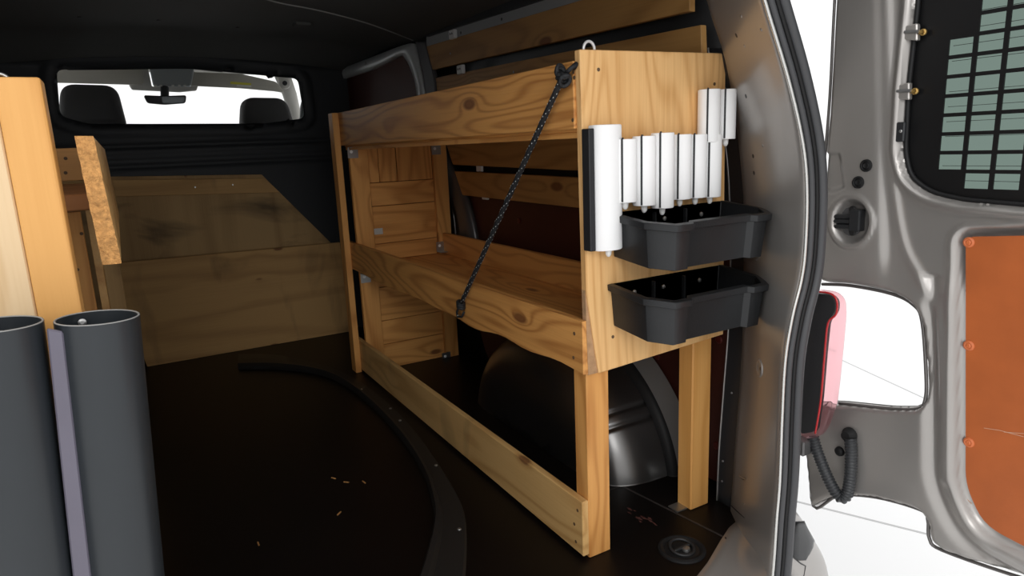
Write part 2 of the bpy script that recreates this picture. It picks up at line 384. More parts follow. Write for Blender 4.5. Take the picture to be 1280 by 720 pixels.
def seat(px, Ys, lab):
    P = [onY(x, y, Ys) for x, y in px]; c = sum((p.x for p in P))/len(P); r = empty('car_seat', (c, Ys+.2, -.1), lab, 'seat', 'cab seats')
    Q = rounded([(p.x, p.z) for p in P], [.03, .055, .055, .03], 6)
    hr = MB()
    rows = []
    for d, s in ((0, .80), (.008, .93), (.03, 1), (.09, 1), (.115, .93), (.125, .75)):
        zc = sum(b for a, b in Q)/len(Q); cx = sum(a for a, b in Q)/len(Q)
        rows.append([(cx+(a-cx)*s, Ys+d, zc+(b-zc)*s) for a, b in Q+[Q[0]]])
    hr.grid(rows); hr.add(rows[0][:-1], [tuple(range(len(Q)))]); hr.add(rows[-1][:-1], [tuple(range(len(Q)))])
    hr.build('headrest', SEATM, r, smooth=1.0, weld=True)
    w = .25; zt = min(b for a, b in Q)-.015
    MB().hexa([(c-w, Ys-.08, .2), (c+w, Ys-.08, .2), (c+w, Ys+.08, .2), (c-w, Ys+.08, .2)], [(c-w*.75, Ys-.0, zt), (c+w*.75, Ys-.0, zt), (c+w*.75, Ys+.11, zt), (c-w*.75, Ys+.11, zt)]).build('backrest', SEATM, r, bevel=.03, seg=3, smooth=.8)
    MB().box(c-w, c+w, Ys-.02, Ys+.5, .08, .22).build('seat_cushion', SEATM, r, bevel=.04, seg=3, smooth=.8)
    MB().box(c-w*.8, c+w*.8, Ys, Ys+.42, -.1, .085).build('seat_base', BLACK, r, bevel=.01)
    for s in (-1, 1): MB().tube([(c+s*.06, Ys+.06, zt-.05), (c+s*.06, Ys+.06, zt+.07)], .007, 8).build('headrest_rod', ZINC, r)
    return hr
seat([(72, 158), (75, 104), (146, 106), (160, 160)], 2.50, 'dark grey seat with wide headrest under the plain sun visor')
seat([(302, 162), (304, 121), (359, 122), (371, 160)], 2.52, 'dark grey seat with narrow headrest beside the windscreen pillar')
struct(MB().box(-1.36, .46, 2.32, 3.7, -.14, -.10).build('cab_floor', BLACK), 'dark cab floor', 'floor')
struct(MB().box(-1.36, .46, 3.45, 3.7, -.1, .55).build('dashboard', BLACK, bevel=.03, seg=2), 'black dashboard below the windscreen', 'dashboard')

# ------------------------------------------------------------ right wall fittings (pieces of the wall)
XW = .44
def wpoly(px, X, th, name, mat, parent, bevel=0, r=0):
    P = [onX(x, y, X) for x, y in px]
    if r: P = [Vector((X, a, b)) for a, b in rounded([(p.y, p.z) for p in P], r, 5)]
    return MB().prism(P, (th, 0, 0)).build(name, mat, parent, bevel=bevel, smooth=.6 if bevel else None)
# lower hardboard liner
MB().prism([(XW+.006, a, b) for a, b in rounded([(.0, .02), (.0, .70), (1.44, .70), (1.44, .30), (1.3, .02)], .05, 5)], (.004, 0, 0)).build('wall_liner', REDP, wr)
for y, z in ((.06, .12), (.06, .40), (.40, .36), (.06, .62), (.5, .62), (1.0, .62), (.28, .30)):
    disc((XW+.006, y, z), (-1, 0, 0), .011, .004).build('rivet', pr('dark_red_rivet', (.10, .015, .01), .4) if 'dark_red_rivet' not in bpy.data.materials else bpy.data.materials['dark_red_rivet'], wr)
MB().box(XW+.003, XW+.015, .12, 1.44, .695, .715).build('liner_rail', DARKM, wr, bevel=.002)
# curved grey body pillar behind the shelf
cen = spline([(541, 165), (549, 195), (563, 225), (574, 255), (581, 285), (584, 310), (585, 350)], 5)
wid = np.linspace(9, 11, len(cen))
rows = []
for (x, y), w in zip(cen, wid):
    a, b = onX(x-w, y, .425), onX(x+w, y, .425); rows.append([a+Vector((.018, 0, 0)), a, a.lerp(b, .3)+Vector((-.006, 0, 0)), a.lerp(b, .7)+Vector((-.006, 0, 0)), b, b+Vector((.018, 0, 0))])
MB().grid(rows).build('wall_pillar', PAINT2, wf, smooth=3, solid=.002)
cen = spline([(560, 225), (566, 250), (570, 275), (572, 300)], 5)
MB().tube([onX(x-2, y, .43) for x, y in cen], .003, 6).build('pillar_edge', PAINT, wf, smooth=3)
# front window surround: sliding-door frame, runs inwards towards the bulkhead
def fw(x, y):   # slanted plane between the rear pillar (X .40, Y 1.70) and the bulkhead corner
    A = Vector((.40, 1.70, 0)); B = Vector((.232, 2.25, 0)); n = Vector((B.y-A.y, -(B.x-A.x), 0)).normalized()
    d = ray(x, y); return C+d*((A-C).dot(n)/d.dot(n)), n
def fpoly(px, name, mat, parent, off=0, th=.01, bevel=0):
    P = [fw(x, y) for x, y in px]; n = P[0][1]; 
    if n.x > 0: n = -n
    return MB().prism([p[0]+n*off for p in P], -n*th).build(name, mat, parent, bevel=bevel, smooth=.6 if bevel else None)
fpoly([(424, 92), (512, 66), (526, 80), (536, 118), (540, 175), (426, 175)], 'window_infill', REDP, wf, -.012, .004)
fr_out = [(418, 90), (470, 70), (511, 55), (518, 60), (523, 80), (530, 110), (534, 150)]
fr_in = [(424, 100), (470, 85), (499, 70), (507, 73), (515, 88), (521, 110), (524, 150)]
a = spline(fr_out, 5); b = spline(fr_in, 5); rows = []
for (x0, y0), (x1, y1) in zip(a, b):
    p, n = fw(x0, y0); q, _ = fw(x1, y1); n = -n if n.x > 0 else n
    rows.append([p-n*.02, p+n*.004, p.lerp(q, .5)+n*.008, q+n*.004, q-n*.02])
MB().grid(rows).build('window_frame', pr('frame_grey', (.60, .62, .62), .38, .3), wf, smooth=3, solid=.002)
rows = []
for (x, y) in spline([(524, 52), (530, 75), (536, 100), (541, 150)], 5):
    p, q = onX(x-5, y, .405), onX(x+6, y, .405); rows.append([p+Vector((.02, 0, 0)), p, q, q+Vector((.02, 0, 0))])
MB().grid(rows).build('pillar_upper', pr('pillar_dark', (.16, .16, .17), .5, .2), wf, smooth=.8, solid=.002)
fpoly([(417, 108), (422, 106), (431, 138), (425, 142)], 'frame_strut', PAINT2, wf, .002, .01)
p = fw(460, 79)[0]; disc(p+Vector((-.01, 0, 0)), (-1, -.3, 0), .006, .004).build('bolt', ZINC, wf)
p = fw(423, 85)[0]; disc(p+Vector((-.01, 0, 0)), (-1, -.3, 0), .008, .006).build('bolt', ZINC, wf)
# roof rail above the slats
wpoly([(533, 46), (1000, -104), (1000, -84), (533, 60)], .412, .012, 'roof_rail', pr('rail_grey', (.36, .37, .38), .5, .2), wf)
for x, y in ((576, 41), (627, 24)):
    p = onX(x, y, .411); disc(p, (-1, 0, 0), .005, .001).build('rail_hole', BLACK, wf)
wpoly([(518, 43), (1000, -128), (1000, -104), (533, 46)], .40, .03, 'roof_trim', BLACK, wf)

# ------------------------------------------------------------ rear pillar, sill, seal (right side of the opening)
YR = -.26
rim_px = [(925, -110), (955, 0), (985, 100), (1003, 180), (1008, 240), (1006, 310), (1001, 350), (990, 395), (981, 450), (977, 520), (974, 600), (970, 650), (965, 720), (955, 800)]
inn_px = [(862, -110), (884, 0), (907, 75), (920, 150), (928, 223), (930, 262), (930, 300), (930, 340), (929, 400), (926, 470), (922, 520), (917, 590), (914, 632), (910, 690)]
rim = [Vector(p) for p in spline([onY(x, y, YR) for x, y in rim_px], 6)]
inn = [Vector(p) for p in spline([onY(x, y, -.035) for x, y in inn_px], 6)]
rows = []
for a, b in zip(inn, rim):
    n = Vector((-.9, -.42, 0)); row = []
    for k in range(13):
        t = k/12; bul = math.sin(math.pi*t)*.012-.02*max(0, (t-.85)/.15)**2*0
        row.append(a.lerp(b, t)+n*bul)
    row.insert(0, a+Vector((.03, .012, 0)))
    rows.append(row)
pil = MB().grid(rows).build('wall_rear', PAINT, smooth=3, solid=.002)
struct(pil, 'metallic grey rear corner pillar beside the shelf', 'pillar')
bp_ = bvh(pil)
for x, y, r in ((921, 44, .0045), (933, 120, .0045), (942, 195, .0045), (943, 216, .0045), (946, 315, .004), (951, 461, .004), (895, 56, .004)):
    p, n = hit(bp_, x, y)
    if p: MB().lathe([(0, r), (.0012, r), (.0012, 0)], p, n, 12).build('hole', BLACK, pil)
for x, y in ((946, 314), (950, 460)):
    p, n = hit(bp_, x, y)
    if p: MB().lathe([(-.001, .021), (.0025, .019), (.004, .016), (.0025, .012), (-.001, .0)], p, n, 24).build('boss', PAINT, pil, smooth=3)
for x, y in ((927, 20), (931, 57), (952, 37), (954, 182), (934, 540), (930, 630)):
    p, n = hit(bp_, x, y)
    if p: MB().lathe([(-.001, .004), (.0015, .003), (.002, 0)], p, n, 10).build('weld_dimple', PAINT, pil, smooth=3)
# dark flange between the pillar and the liner
fl_px = [(885, 60), (897, 130), (909, 200), (913, 300), (911, 400), (905, 480), (899, 560), (896, 625)]
A = spline([onY(x, y, .02) for x, y in fl_px], 4); B = spline([onY(x, y, -.03) for x, y in [(907, 60), (918, 130), (926, 200), (931, 300), (930, 400), (926, 480), (920, 560), (914, 635)]], 4)
MB().grid([[Vector(a)+Vector((.02, .01, 0)), Vector(a), Vector(b), Vector(b)+Vector((.03, 0, 0))] for a, b in zip(A, B)]).build('pillar_flange', pr('flange_dark', (.028, .028, .030), .4, .3), pil, smooth=.8, solid=.002)
MB().tube([Vector(a)+Vector((-.002, -.002, 0)) for a in A], .0022, 6).build('flange_edge', PAINT, pil, smooth=3)
for x, y in ((914, 490), (903, 575), (902, 600)):
    p = onY(x, y, -.01); disc(p+Vector((-.003, -.004, 0)), (-.7, -.7, 0), .0026, .002).build('bolt', PAINT2, pil)
# sill foot: from the pillar base onto the load edge
foot = []
fe = [Vector((x, y, .001)) for x, y in fl[:8]]
for t in np.linspace(0, 1, 22):
    k = t*(len(fe)-1); i = min(int(k), len(fe)-2); foot.append(fe[i].lerp(fe[i+1], k-i))
rows = []
edge = [Vector((.282, YR, .10)), Vector((.279, YR, .05)), Vector((.275, YR, .01)), Vector((.262, YR-.008, -.03)), Vector((.22, YR-.02, -.055)), Vector((.1, YR-.03, -.06)), Vector((-1.3, YR-.03, -.06))]
ed = []
for t in np.linspace(0, 1, 22):
    k = t*(len(edge)-1); i = min(int(k), len(edge)-2); ed.append(edge[i].lerp(edge[i+1], k-i))
start = [onY(914, 632, -.035)]
foot[0] = start[0].copy()
for i, (a, b) in enumerate(zip(foot, ed)):
    rows.append([a.lerp(b, t)+Vector((-.010, -.004, -.012))*math.sin(math.pi*t) for t in np.linspace(0, 1, 8)])
MB().grid(rows).build('sill_foot', PAINT, pil, smooth=3, solid=.002)
p0, p1 = onY(914, 632, -.045), Vector((.283, YR+.004, .088))
MB().tube([p0.lerp(p1, t)+Vector((-.9, -.42, 0))*(.012*math.sin(math.pi*t)+.0005) for t in np.linspace(0, 1, 10)], .0012, 5).build('panel_joint', DARKM, pil)
# rubber seal and flange swept along the rim
def sweep(path, prof, name, mat, parent):
    P = path; rows = []
    for i, p in enumerate(P):
        T = (P[min(i+1, len(P)-1)]-P[max(i-1, 0)]).normalized(); yv = Vector((0, 1, 0)); s = yv.cross(T).normalized()
        if s.x < 0: s = -s
        rows.append([p+s*a+yv*b for a, b in prof])
    return MB().grid(rows).build(name, mat, parent, smooth=3)
circ = lambda cx, cy, r, n=10: [(cx+r*math.cos(2*math.pi*k/n), cy+r*math.sin(2*math.pi*k/n)) for k in range(n+1)]
sl = empty('door_seal', (rim[-1].x, YR, rim[-1].z), 'black rubber door seal running along the rear pillar edge', 'seal')
sweep(rim, circ(.000, -.001, .0035), 'bright_flange', pr('flange_bright', (.62, .62, .60), .25, .8), sl)
sweep(rim, [(.002, .004), (.010, -.004), (.012, -.003), (.018, -.002), (.03, .01)], 'flange_sheet', DARKM, sl)
sweep(rim, circ(.010, -.004, .0058), 'inner_lip', RUB2, sl)
sweep(rim, circ(.021, -.006, .0048), 'groove_lip', RUB, sl)
sweep(rim, circ(.033, -.009, .0095), 'bulb', RUB2, sl)
# outer body behind the seal
rows = []
for p in rim:
    rows.append([p+Vector((.03, .004, 0)), p+Vector((.06, .035, 0)), p+Vector((.105, .085, 0)), p+Vector((.135, .14, 0)), p+Vector((.15, .20, 0))])
MB().grid(rows).build('outer_skin', PAINT, pil, smooth=3, solid=.002)
# header over the opening and left corner pillar (outside the frame)
struct(MB().box(-1.36, .30, -.27, -.20, 1.30, 1.43).build('trim_2', PAINT), 'grey roof header over the rear opening', 'header')
struct(MB().box(-1.36, -1.22, -.26, -.02, -.06, 1.43).build('trim_3', PAINT, bevel=.01), 'grey rear corner pillar at the left of the opening', 'pillar')

# ============================================================ REAR DOOR
XD = .50
D = lambda x, y, X=XD: (lambda p: (p.y, p.z))(onX(x, y, X))
dout = [D(*p) for p in [(1062, -300), (1041, 0), (1035, 120), (1027, 220), (1021, 354), (1060, 357), (1110, 367), (1138, 381), (1149, 402), (1154, 470), (1153, 500), (1144, 511), (1110, 511), (1045, 504), (1000, 504), (1003, 560), (1011, 638), (1045, 622), (1092, 624), (1148, 640), (1157, 653), (1159, 676), (1176, 691), (1280, 727)]]+[(-1.06, .07), (-1.06, 1.42), (-.20, 1.42)]
dout = rounded(dout, .018, 3)
wz = [D(*p) for p in [(1150, -300), (1143, 0), (1131, 110), (1127, 190), (1134, 222), (1160, 241), (1200, 250), (1280, 257)]]
win = rounded(wz+[(-.98, wz[-1][1]+.01), (-.98, 1.36), (-.36, 1.36)], .02, 4)
orp = rounded([D(1200, 294), D(1200, 610), D(1224, 662), D(1280, 692), (-.96, .13), (-.96, D(1280, 294)[1]-.01), D(1280, 292)], [.02, .03, .03, .03, .05, .05, 0], 5)
def dsdf(U, V): return np.maximum(sdpoly(dout, U, V), -sdpoly(win, U, V))
cr0, cr1 = D(1097, 0), D(1101, 350)
def dh(U, V):
    so = sdpoly(dout, U, V); sw = sdpoly(win, U, V); sp_ = sdpoly(orp, U, V)
    h = np.zeros_like(U)
    h = h+.020*sstep(-.010, 0, so)**2                                       # edges turn back
    h = h-.010*np.exp(-((sw-.016)/.007)**2)+.014*sstep(.012, 0, sw)          # lip round the glass
    crease = cr0[0]+(cr1[0]-cr0[0])*(V-cr0[1])/(cr1[1]-cr0[1])
    t = crease-U                                                            # >0 to the rear of the crease
    up = sstep(.56, .66, V)
    h = h+up*.008*sstep(-.010, .020, t)*sstep(.010, .022, sw)
    h = h+.016*sstep(.012, .0, sp_)-.006*np.exp(-((sp_-.018)/.006)**2)       # tray for the liner
    h = h+.010*np.exp(-((sp_-.050)/.012)**2)*(V < .62)                       # groove beside it
    # embossed corner
    e = sdpoly([D(*p) for p in [(1020, 190), (1050, 190), (1056, 235), (1040, 242), (1020, 242)]], U, V)
    h = h+.007*sstep(0, -.006, e)
    # hinge recess
    c = D(1063, 277); rr = np.sqrt(((U-c[0])/.040)**2+((V-c[1])/.046)**2)
    h = h+.018*sstep(1.0, .72, rr)-.005*np.exp(-((rr-1.12)/.10)**2)
    # pressed area between window and liner
    g = sdpoly([D(1120, 262), D(1180, 278), (-.96, D(1280, 285)[1]), (-.96, D(1280, 264)[1]), D(1180, 264)], U, V)
    # bead that sweeps round the lamp cut-out
    n_ = sdpoly(rounded([D(*p) for p in [(1000, 340), (1110, 350), (1158, 378), (1170, 420), (1172, 520), (1000, 520)]], .02, 3), U, V)
    d = np.full(U.shape, 1e9)
    for (u0, v0), (u1, v1) in zip(SB, SB[1:]):
        eu, ev = u1-u0, v1-v0; t_ = np.clip(((U-u0)*eu+(V-v0)*ev)/(eu*eu+ev*ev), 0, 1); d = np.minimum(d, np.sqrt((U-u0-t_*eu)**2+(V-v0-t_*ev)**2))
    h = h-.005*np.exp(-(d/.009)**2)
    return h
SB = [tuple(p) for p in spline([D(*p) for p in [(1100, -300), (1108, 60), (1110, 180), (1116, 250), (1128, 310), (1150, 350), (1168, 390), (1176, 440), (1179, 520), (1180, 600)]], 5)]
door = sheet(dsdf, dh, (-1.06, -.12, -.02, 1.42), .005, lambda u, v, h: (XD+h, u, v)).build('door_1', PAINT, smooth=3)
struct(door, 'open metallic grey rear door with orange liner and barred window', 'door')
bd = bvh(door)
# outer skin with the same cut-out for the glass
o = sheet(dsdf, lambda U, V: .052-.025*sstep(-.03, 0, sdpoly(dout, U, V)), (-1.06, -.12, -.02, 1.42), .012, lambda u, v, h: (XD+h, u, v)).build('outer_panel', PAINT, door, smooth=3)
# hemmed edge line along the cut-out
hm = [D(*p) for p in [(1024, 356), (1060, 358), (1110, 368), (1138, 382), (1149, 403), (1154, 470), (1153, 500), (1144, 512), (1110, 512), (1045, 505)]]
MB().tube([(XD+.010, a, b) for a, b in spline(hm, 5)], .0035, 8).build('hem', pr('hem_grey', (.16, .15, .145), .35, .6), door, smooth=3)
hm = [D(*p) for p in [(1011, 560), (1014, 634), (1045, 621), (1092, 623), (1148, 639), (1157, 652), (1159, 675), (1176, 690), (1280, 726), (1400, 758)]]
MB().tube([(XD+.008, a, b) for a, b in spline(hm, 5)], .0035, 8).build('hem', bpy.data.materials['hem_grey'], door, smooth=3)
hm = [D(*p) for p in [(1046, -60), (1041, 0), (1035, 120), (1028, 205)]]
MB().tube([(XD+.006, a, b) for a, b in spline(hm, 5)], .003, 8).build('hem', bpy.data.materials['hem_grey'], door, smooth=3)
# liner
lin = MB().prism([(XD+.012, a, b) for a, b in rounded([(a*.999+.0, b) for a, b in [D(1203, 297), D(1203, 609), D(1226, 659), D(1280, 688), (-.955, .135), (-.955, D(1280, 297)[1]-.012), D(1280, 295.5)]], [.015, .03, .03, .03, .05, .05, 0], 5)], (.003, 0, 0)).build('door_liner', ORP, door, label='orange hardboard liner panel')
for x, y in ((1211, 303), (1211, 432), (1211, 553), (1223, 661)):
    p = onX(x, y, XD+.012); rv = MB().lathe([(0, .0095), (.001, .0095), (.003, .0065), (.0022, .0045), (.0036, .003), (.0036, 0)], p, (-1, 0, 0), 18).build('rivet', ORR, lin, smooth=.7)
for pp in (((1230, 535), (1250, 538), (1280, 546)), ((1255, 540), (1280, 542)), ((1205, 620), (1215, 630))):
    MB().tube([onX(x, y, XD+.0118) for x, y in pp], .0006, 4).build('scratch', pr('scratch_pale', (.62, .38, .26), .7) if 'scratch_pale' not in bpy.data.materials else bpy.data.materials['scratch_pale'], lin)
# glass and bars
XG = XD+.022
g = MB().prism([(XG+.012, a, b) for a, b in win], (.004, 0, 0)).build('window_2', GREEN, door, label='green tinted window pane')
ya, yb_, yc = onX(1181, 130, XG).y, onX(1210, 130, XG).y, onX(1216, 130, XG).y
z1, z7 = onX(1195, 49, XG).z, onX(1195, 193, XG).z; pz = (z1-z7)/6; czh = pz*.80; py = ya-yc; cw = ya-yb_
top = z1
gm = MB(); cols = 12; rows_ = 9+10
ymin, ymax = min(a for a, b in win)-.004, max(a for a, b in win)+.004
def barsdf(U, V):
    d = sdpoly(rounded(win, 0), U, V)-.003
    return d
# plate: horizontal and vertical bars plus blank border
def has(c, r):   # r counted upwards from the lowest row
    return (c == 0 and 1 <= r <= 7) or (c >= 1 and 0 <= r <= 14)
zlow = top-czh-7*pz+0*pz
cells = []
for c_ in range(10):
    for r_ in range(15):
        if has(c_, r_):
            y1 = ya-c_*py; y0 = y1-cw; zz0 = zlow+r_*pz; cells.append((y0, y1, zz0, zz0+czh))
yl = sorted(set([ymin, ymax]+[c[0] for c in cells]+[c[1] for c in cells])); zl = sorted(set([round(v, 6) for c in cells for v in c[2:]]+[min(b for a, b in win)-.003, max(b for a, b in win)+.003]))
cs = np.array(cells)
def outside(y, z): return float(sdpoly(win, np.array([y]), np.array([z]))[0]) > .006
pf = MB(); vid = {}
def fine(L, st):
    o_ = []
    for a, b in zip(L, L[1:]):
        k = max(1, int((b-a)/st)); o_ += [a+(b-a)*i/k for i in range(k)]
    return o_+[L[-1]]
yl, zl = fine(yl, .012), fine(zl, .012)
for i in range(len(yl)-1):
    for j in range(len(zl)-1):
        cy, czz = (yl[i]+yl[i+1])/2, (zl[j]+zl[j+1])/2
        if np.any((cs[:, 0] < cy) & (cs[:, 1] > cy) & (cs[:, 2] < czz) & (cs[:, 3] > czz)) or outside(cy, czz): continue
        q = []
        for a, b in ((i, j), (i+1, j), (i+1, j+1), (i, j+1)):
            if (a, b) not in vid: vid[(a, b)] = len(pf.v); pf.v.append((XG, yl[a], zl[b]))
            q.append(vid[(a, b)])
        pf.f.append(tuple(q))
gr = pf.build('window_grille', pr('grille_black', (.006, .006, .0065), .35), door, label='black grille plate with rectangular openings'); gr.modifiers.new('solid', 'SOLIDIFY').thickness = .003
for k in range(26):
    z = z7-.05+k*.026+.003
    MB().box(XG+.0105, XG+.0115, -.95, ya, z, z+.0009).build('heating_wire', pr('wire_grey', (.05, .06, .055), .5) if 'wire_grey' not in bpy.data.materials else bpy.data.materials['wire_grey'], g)
# glass gasket
MB().tube([(XD+.012, a, b) for a, b in win+[win[0]]], .0045, 6).build('glass_gasket', RUB, door, smooth=3)
# grille tabs with brass bolts
for (x, y) in ((1137, 39), (1127, 113)):
    q = [D(x-8, y-6, XD), D(x+10, y-10, XD), D(x+10, y+12, XD), D(x-8, y+10, XD)]
    tb = MB().prism([(XD-.002, a, b) for a, b in q], (.012, 0, 0)).build('grille_tab', PAINT, door, bevel=.002)
    a, b = D(x+14, y+1); MB().lathe([(0, .006), (.004, .006), (.005, .004), (.012, .0035), (.012, 0)], (XD+.010, a, b), (-1, 0, 0), 12).build('brass_bolt', BRASS, tb, smooth=.7)
    p, q = onX(x-6, y+1, XD-.004), onX(x+12, y, XD-.004); MB().tube([p, q], .0028, 8).build('pin', pr('pin_grey', (.25, .25, .25), .4, .7), tb, smooth=1)
p = onX(1125, 165, XD-.001); o = MB().box(XD-.004, XD+.004, p.y-.009, p.y+.007, p.z-.018, p.z+.018).build('black_clip', BLACK, door, bevel=.002)
disc(onX(1126, 164, XD-.004), (-1, 0, 0), .003, .002).build('clip_screw', ZINC, o)
# grommets
for x, y in ((1083, 207), (1073, 228)):
    p, n = hit(bd, x, y)
    MB().lathe([(-.002, .0125), (.003, .012), (.004, .009), (.0015, .0075), (.003, .005), (.0015, .003), (.0015, 0)], p, (-1, 0, 0), 20).build('grommet', RUB, door, smooth=.9)
# hinge
p, n = hit(bd, 1063, 277)
hg = MB().lathe([(-.002, .030), (.002, .029), (.003, .026), (.003, 0)], p, (-1, 0, 0), 24).build('hinge_plate', pr('hinge_grey', (.13, .13, .135), .45, .3), door, smooth=.7)
for y in (262, 290): disc(onX(1066, y, p.x-.003), (-1, 0, 0), .0075, .004).build('hinge_bolt', DARKM, hg)
a = onX(1072, 275, p.x-.008); MB().box(p.x-.020, p.x, a.y-.012, a.y+.012, a.z-.022, a.z+.022).build('hinge_block', BLACK, hg, bevel=.003, seg=2)
for dy in (-6, 0, 7): MB().tube([onX(1066, 277+dy, p.x-.012), onX(1041, 276+dy*.9, p.x-.012)], .0055, 8).build('hinge_knuckle', BLACK, hg, smooth=.8)
MB().tube([onX(1046, 280, p.x-.014), onX(1033, 280, p.x-.014)], .003, 8).build('hinge_pin', ZINC, hg)
o = MB().tube([onX(x, y, XD-.004) for x, y in ((1025, 197), (1029, 203), (1029, 228), (1024, 240))], .0035, 8).build('latch_wire', pr('latch_steel', (.35, .35, .34), .3, .8), door, smooth=3)

# ============================================================ TAIL LIGHT, CONDUIT, BUMPER
tl = empty('tail_light', (.45, -.2, .24), 'black backed red tail light mounted on the rear corner', 'lamp')
sec = [(1024, 366), (1042, 367), (1049, 374), (1047, 395), (1040, 440), (1034, 500), (1027, 540), (1020, 545), (1000, 543), (1002, 470), (1008, 420)]
Pb = [onX(x, y, .43) for x, y in [(1012, 366), (1036, 368), (1044, 377), (1043, 392), (1033, 402), (1029, 440), (1024, 500), (1018, 540), (1000, 543), (998, 470), (1003, 420)]]
MB().prism([Vector((.43, a, b)) for a, b in rounded([(p.y, p.z) for p in Pb], .010, 4)], (.018, 0, 0)).build('housing', BLACK, tl, bevel=.003, seg=2, smooth=.7)
Pr = [onX(x, y, .447) for x, y in [(1010, 362), (1040, 366), (1050, 376), (1051, 395), (1047, 440), (1043, 480), (1040, 505), (1030, 535), (1022, 547), (1000, 548), (998, 470), (1003, 420)]]
MB().prism([Vector((.447, a, b)) for a, b in rounded([(p.y, p.z) for p in Pr], .012, 4)], (.022, 0, 0)).build('lens', RED, tl, bevel=.005, seg=3, smooth=.9)
Pe = [onX(x, y, .4285) for x, y in [(1014, 364.5), (1037, 366.5), (1046, 376), (1045, 393), (1035, 404), (1031, 440), (1026, 500), (1019, 542)]]
MB().tube([Vector(p) for p in spline(Pe, 4)], .0022, 6).build('red_edge', RED2, tl, smooth=3)
MB().box(.42, .45, *(lambda a, b: (a.y, b.y))(onX(1012, 560, .44), onX(996, 560, .44)), onX(1005, 566, .44).z, onX(1005, 548, .44).z).build('cable_plug', PAINT2, tl, bevel=.003)
hp = [Vector(p) for p in spline([onX(1016, 546, .452), onX(1022, 566, .455), onX(1035, 598, .465), onX(1048, 620, .475), onX(1058, 619, .482), onX(1063, 595, .486), onX(1064, 565, .490), onX(1063, 548, .490)], 30)]
cd = empty('cable_conduit', hp[-1], 'black corrugated cable hose looping from tail light to door', 'hose')
L = 0; R_ = []
for i, p in enumerate(hp):
    if i: L += (p-hp[i-1]).length
    R_.append(.0115+.0015*math.sin(L*2*math.pi/.0066))
MB().tube(hp, R_, 14).build('hose', HOSE, cd, smooth=3)
e = onX(1063, 543, .500); MB().lathe([(0, .016), (.006, .016), (.012, .011), (.018, .010), (.018, 0)], e, (-1, 0, 0), 20).build('elbow', RUB, cd, smooth=.9)
e2 = onX(1050, 564, .500); MB().lathe([(0, .011), (.005, .010), (.008, .006), (.008, 0)], e2, (-1, 0, 0), 18).build('plug', RUB, cd, smooth=.9)
bu = empty('rear_bumper', (.42, -.2, -.3), 'grey rear bumper corner with black step pad below pillar', 'bumper')
rows = []
for z, X in spline([(.135, .335), (.10, .372), (.06, .405), (0, .447), (-.08, .495), (-.2, .52), (-.36, .52)], 4):
    rows.append([(X+.01, -.10, z), (X+.012, -.19, z)]+[(max(X-.13+.14*math.cos(t), .306), -.205-.055*math.sin(t), z) for t in np.linspace(.05, math.pi/2, 14)])
bs = MB().grid(rows).build('bumper_skin', PAINT, bu, smooth=3, solid=.003)
bb_ = bvh(bs)
rows = []
for yy_, xa, xb in ((644, 996, 1006), (652, 991, 1012), (660, 988, 1015.5), (668, 986, 1017), (676, 985, 1017), (684, 985, 1015), (692, 987, 1011), (699, 994, 1005)):
    while xa < xb-3 and (hit(bb_, xa, yy_)[0] is None or hit(bb_, xa, yy_)[0].y > -.17): xa += .5
    while xb > xa+3 and (hit(bb_, xb, yy_)[0] is None or hit(bb_, xb, yy_)[0].y > -.17): xb -= .5
    row = [hit(bb_, xa+(xb-xa)*k/6, yy_) for k in range(7)]; rows.append([(p+n*(.001 if k in (0, 6) else .006)) if p else None for k, (p, n) in enumerate(row)])
rows = [r for r in rows if all(v is not None and -.30 < v.y < -.17 and v.x > .30 for v in r)]
if len(rows) > 2: MB().grid(rows).build('step_pad', BLACK, bu, smooth=1.0, solid=.003)
sp = [hit(bb_, x, y) for x, y in ((988, 694), (1000, 704), (1006, 707), (1003, 724))]
MB().tube([p+n*.001 for p, n in sp if p], .0018, 6).build('bumper_joint', DARKM, bu)

# ============================================================ RIGHT SHELF UNIT
LEN = 1.533; T = .0176
sh = empty('storage_shelf', (.18, .75, 0), 'orange pine storage shelf with two deep tiers along the red liner', 'shelf')
P = [(-.013, 1.05), (.361, 1.054), (.375, .4424), (.020, .424), (.012, .47), (.003, .53), (-.008, .60)]
ep = MB().prism([(x, 0, z) for x, z in P], (0, -T, 0)).build('end_panel', PANEL, sh, bevel=.0015)
MB().prism([(x, -.001, z) for x, z in ((-.008, .60), (.003, .53), (.012, .47), (.020, .424), (-.004, .424), (-.006, .5))], (0, -.012, 0)).build('bark_edge', BARK, ep)
for x, y in ((766, 421), (739, 310), (748, 87), (893, 105)):
    p = onY(x, y, -T); disc(p, (0, -1, 0), .0035, .001).build('screw', pr('screw_dark', (.12, .07, .035), .6) if 'screw_dark' not in bpy.data.materials else bpy.data.materials['screw_dark'], ep)
SCR = bpy.data.materials['screw_dark']
MB().box(0, .0576, 0, .0448, 0, .45).build('leg', PINE[2], sh, bevel=.002)
MB().box(.317, .377, .018, .065, 0, .47).build('leg', ORPINE, sh, bevel=.003)
MB().box(-.0165, 0, .0, LEN+.045, .0095, .1385).build('lower_rail', OLD, sh, bevel=.002)
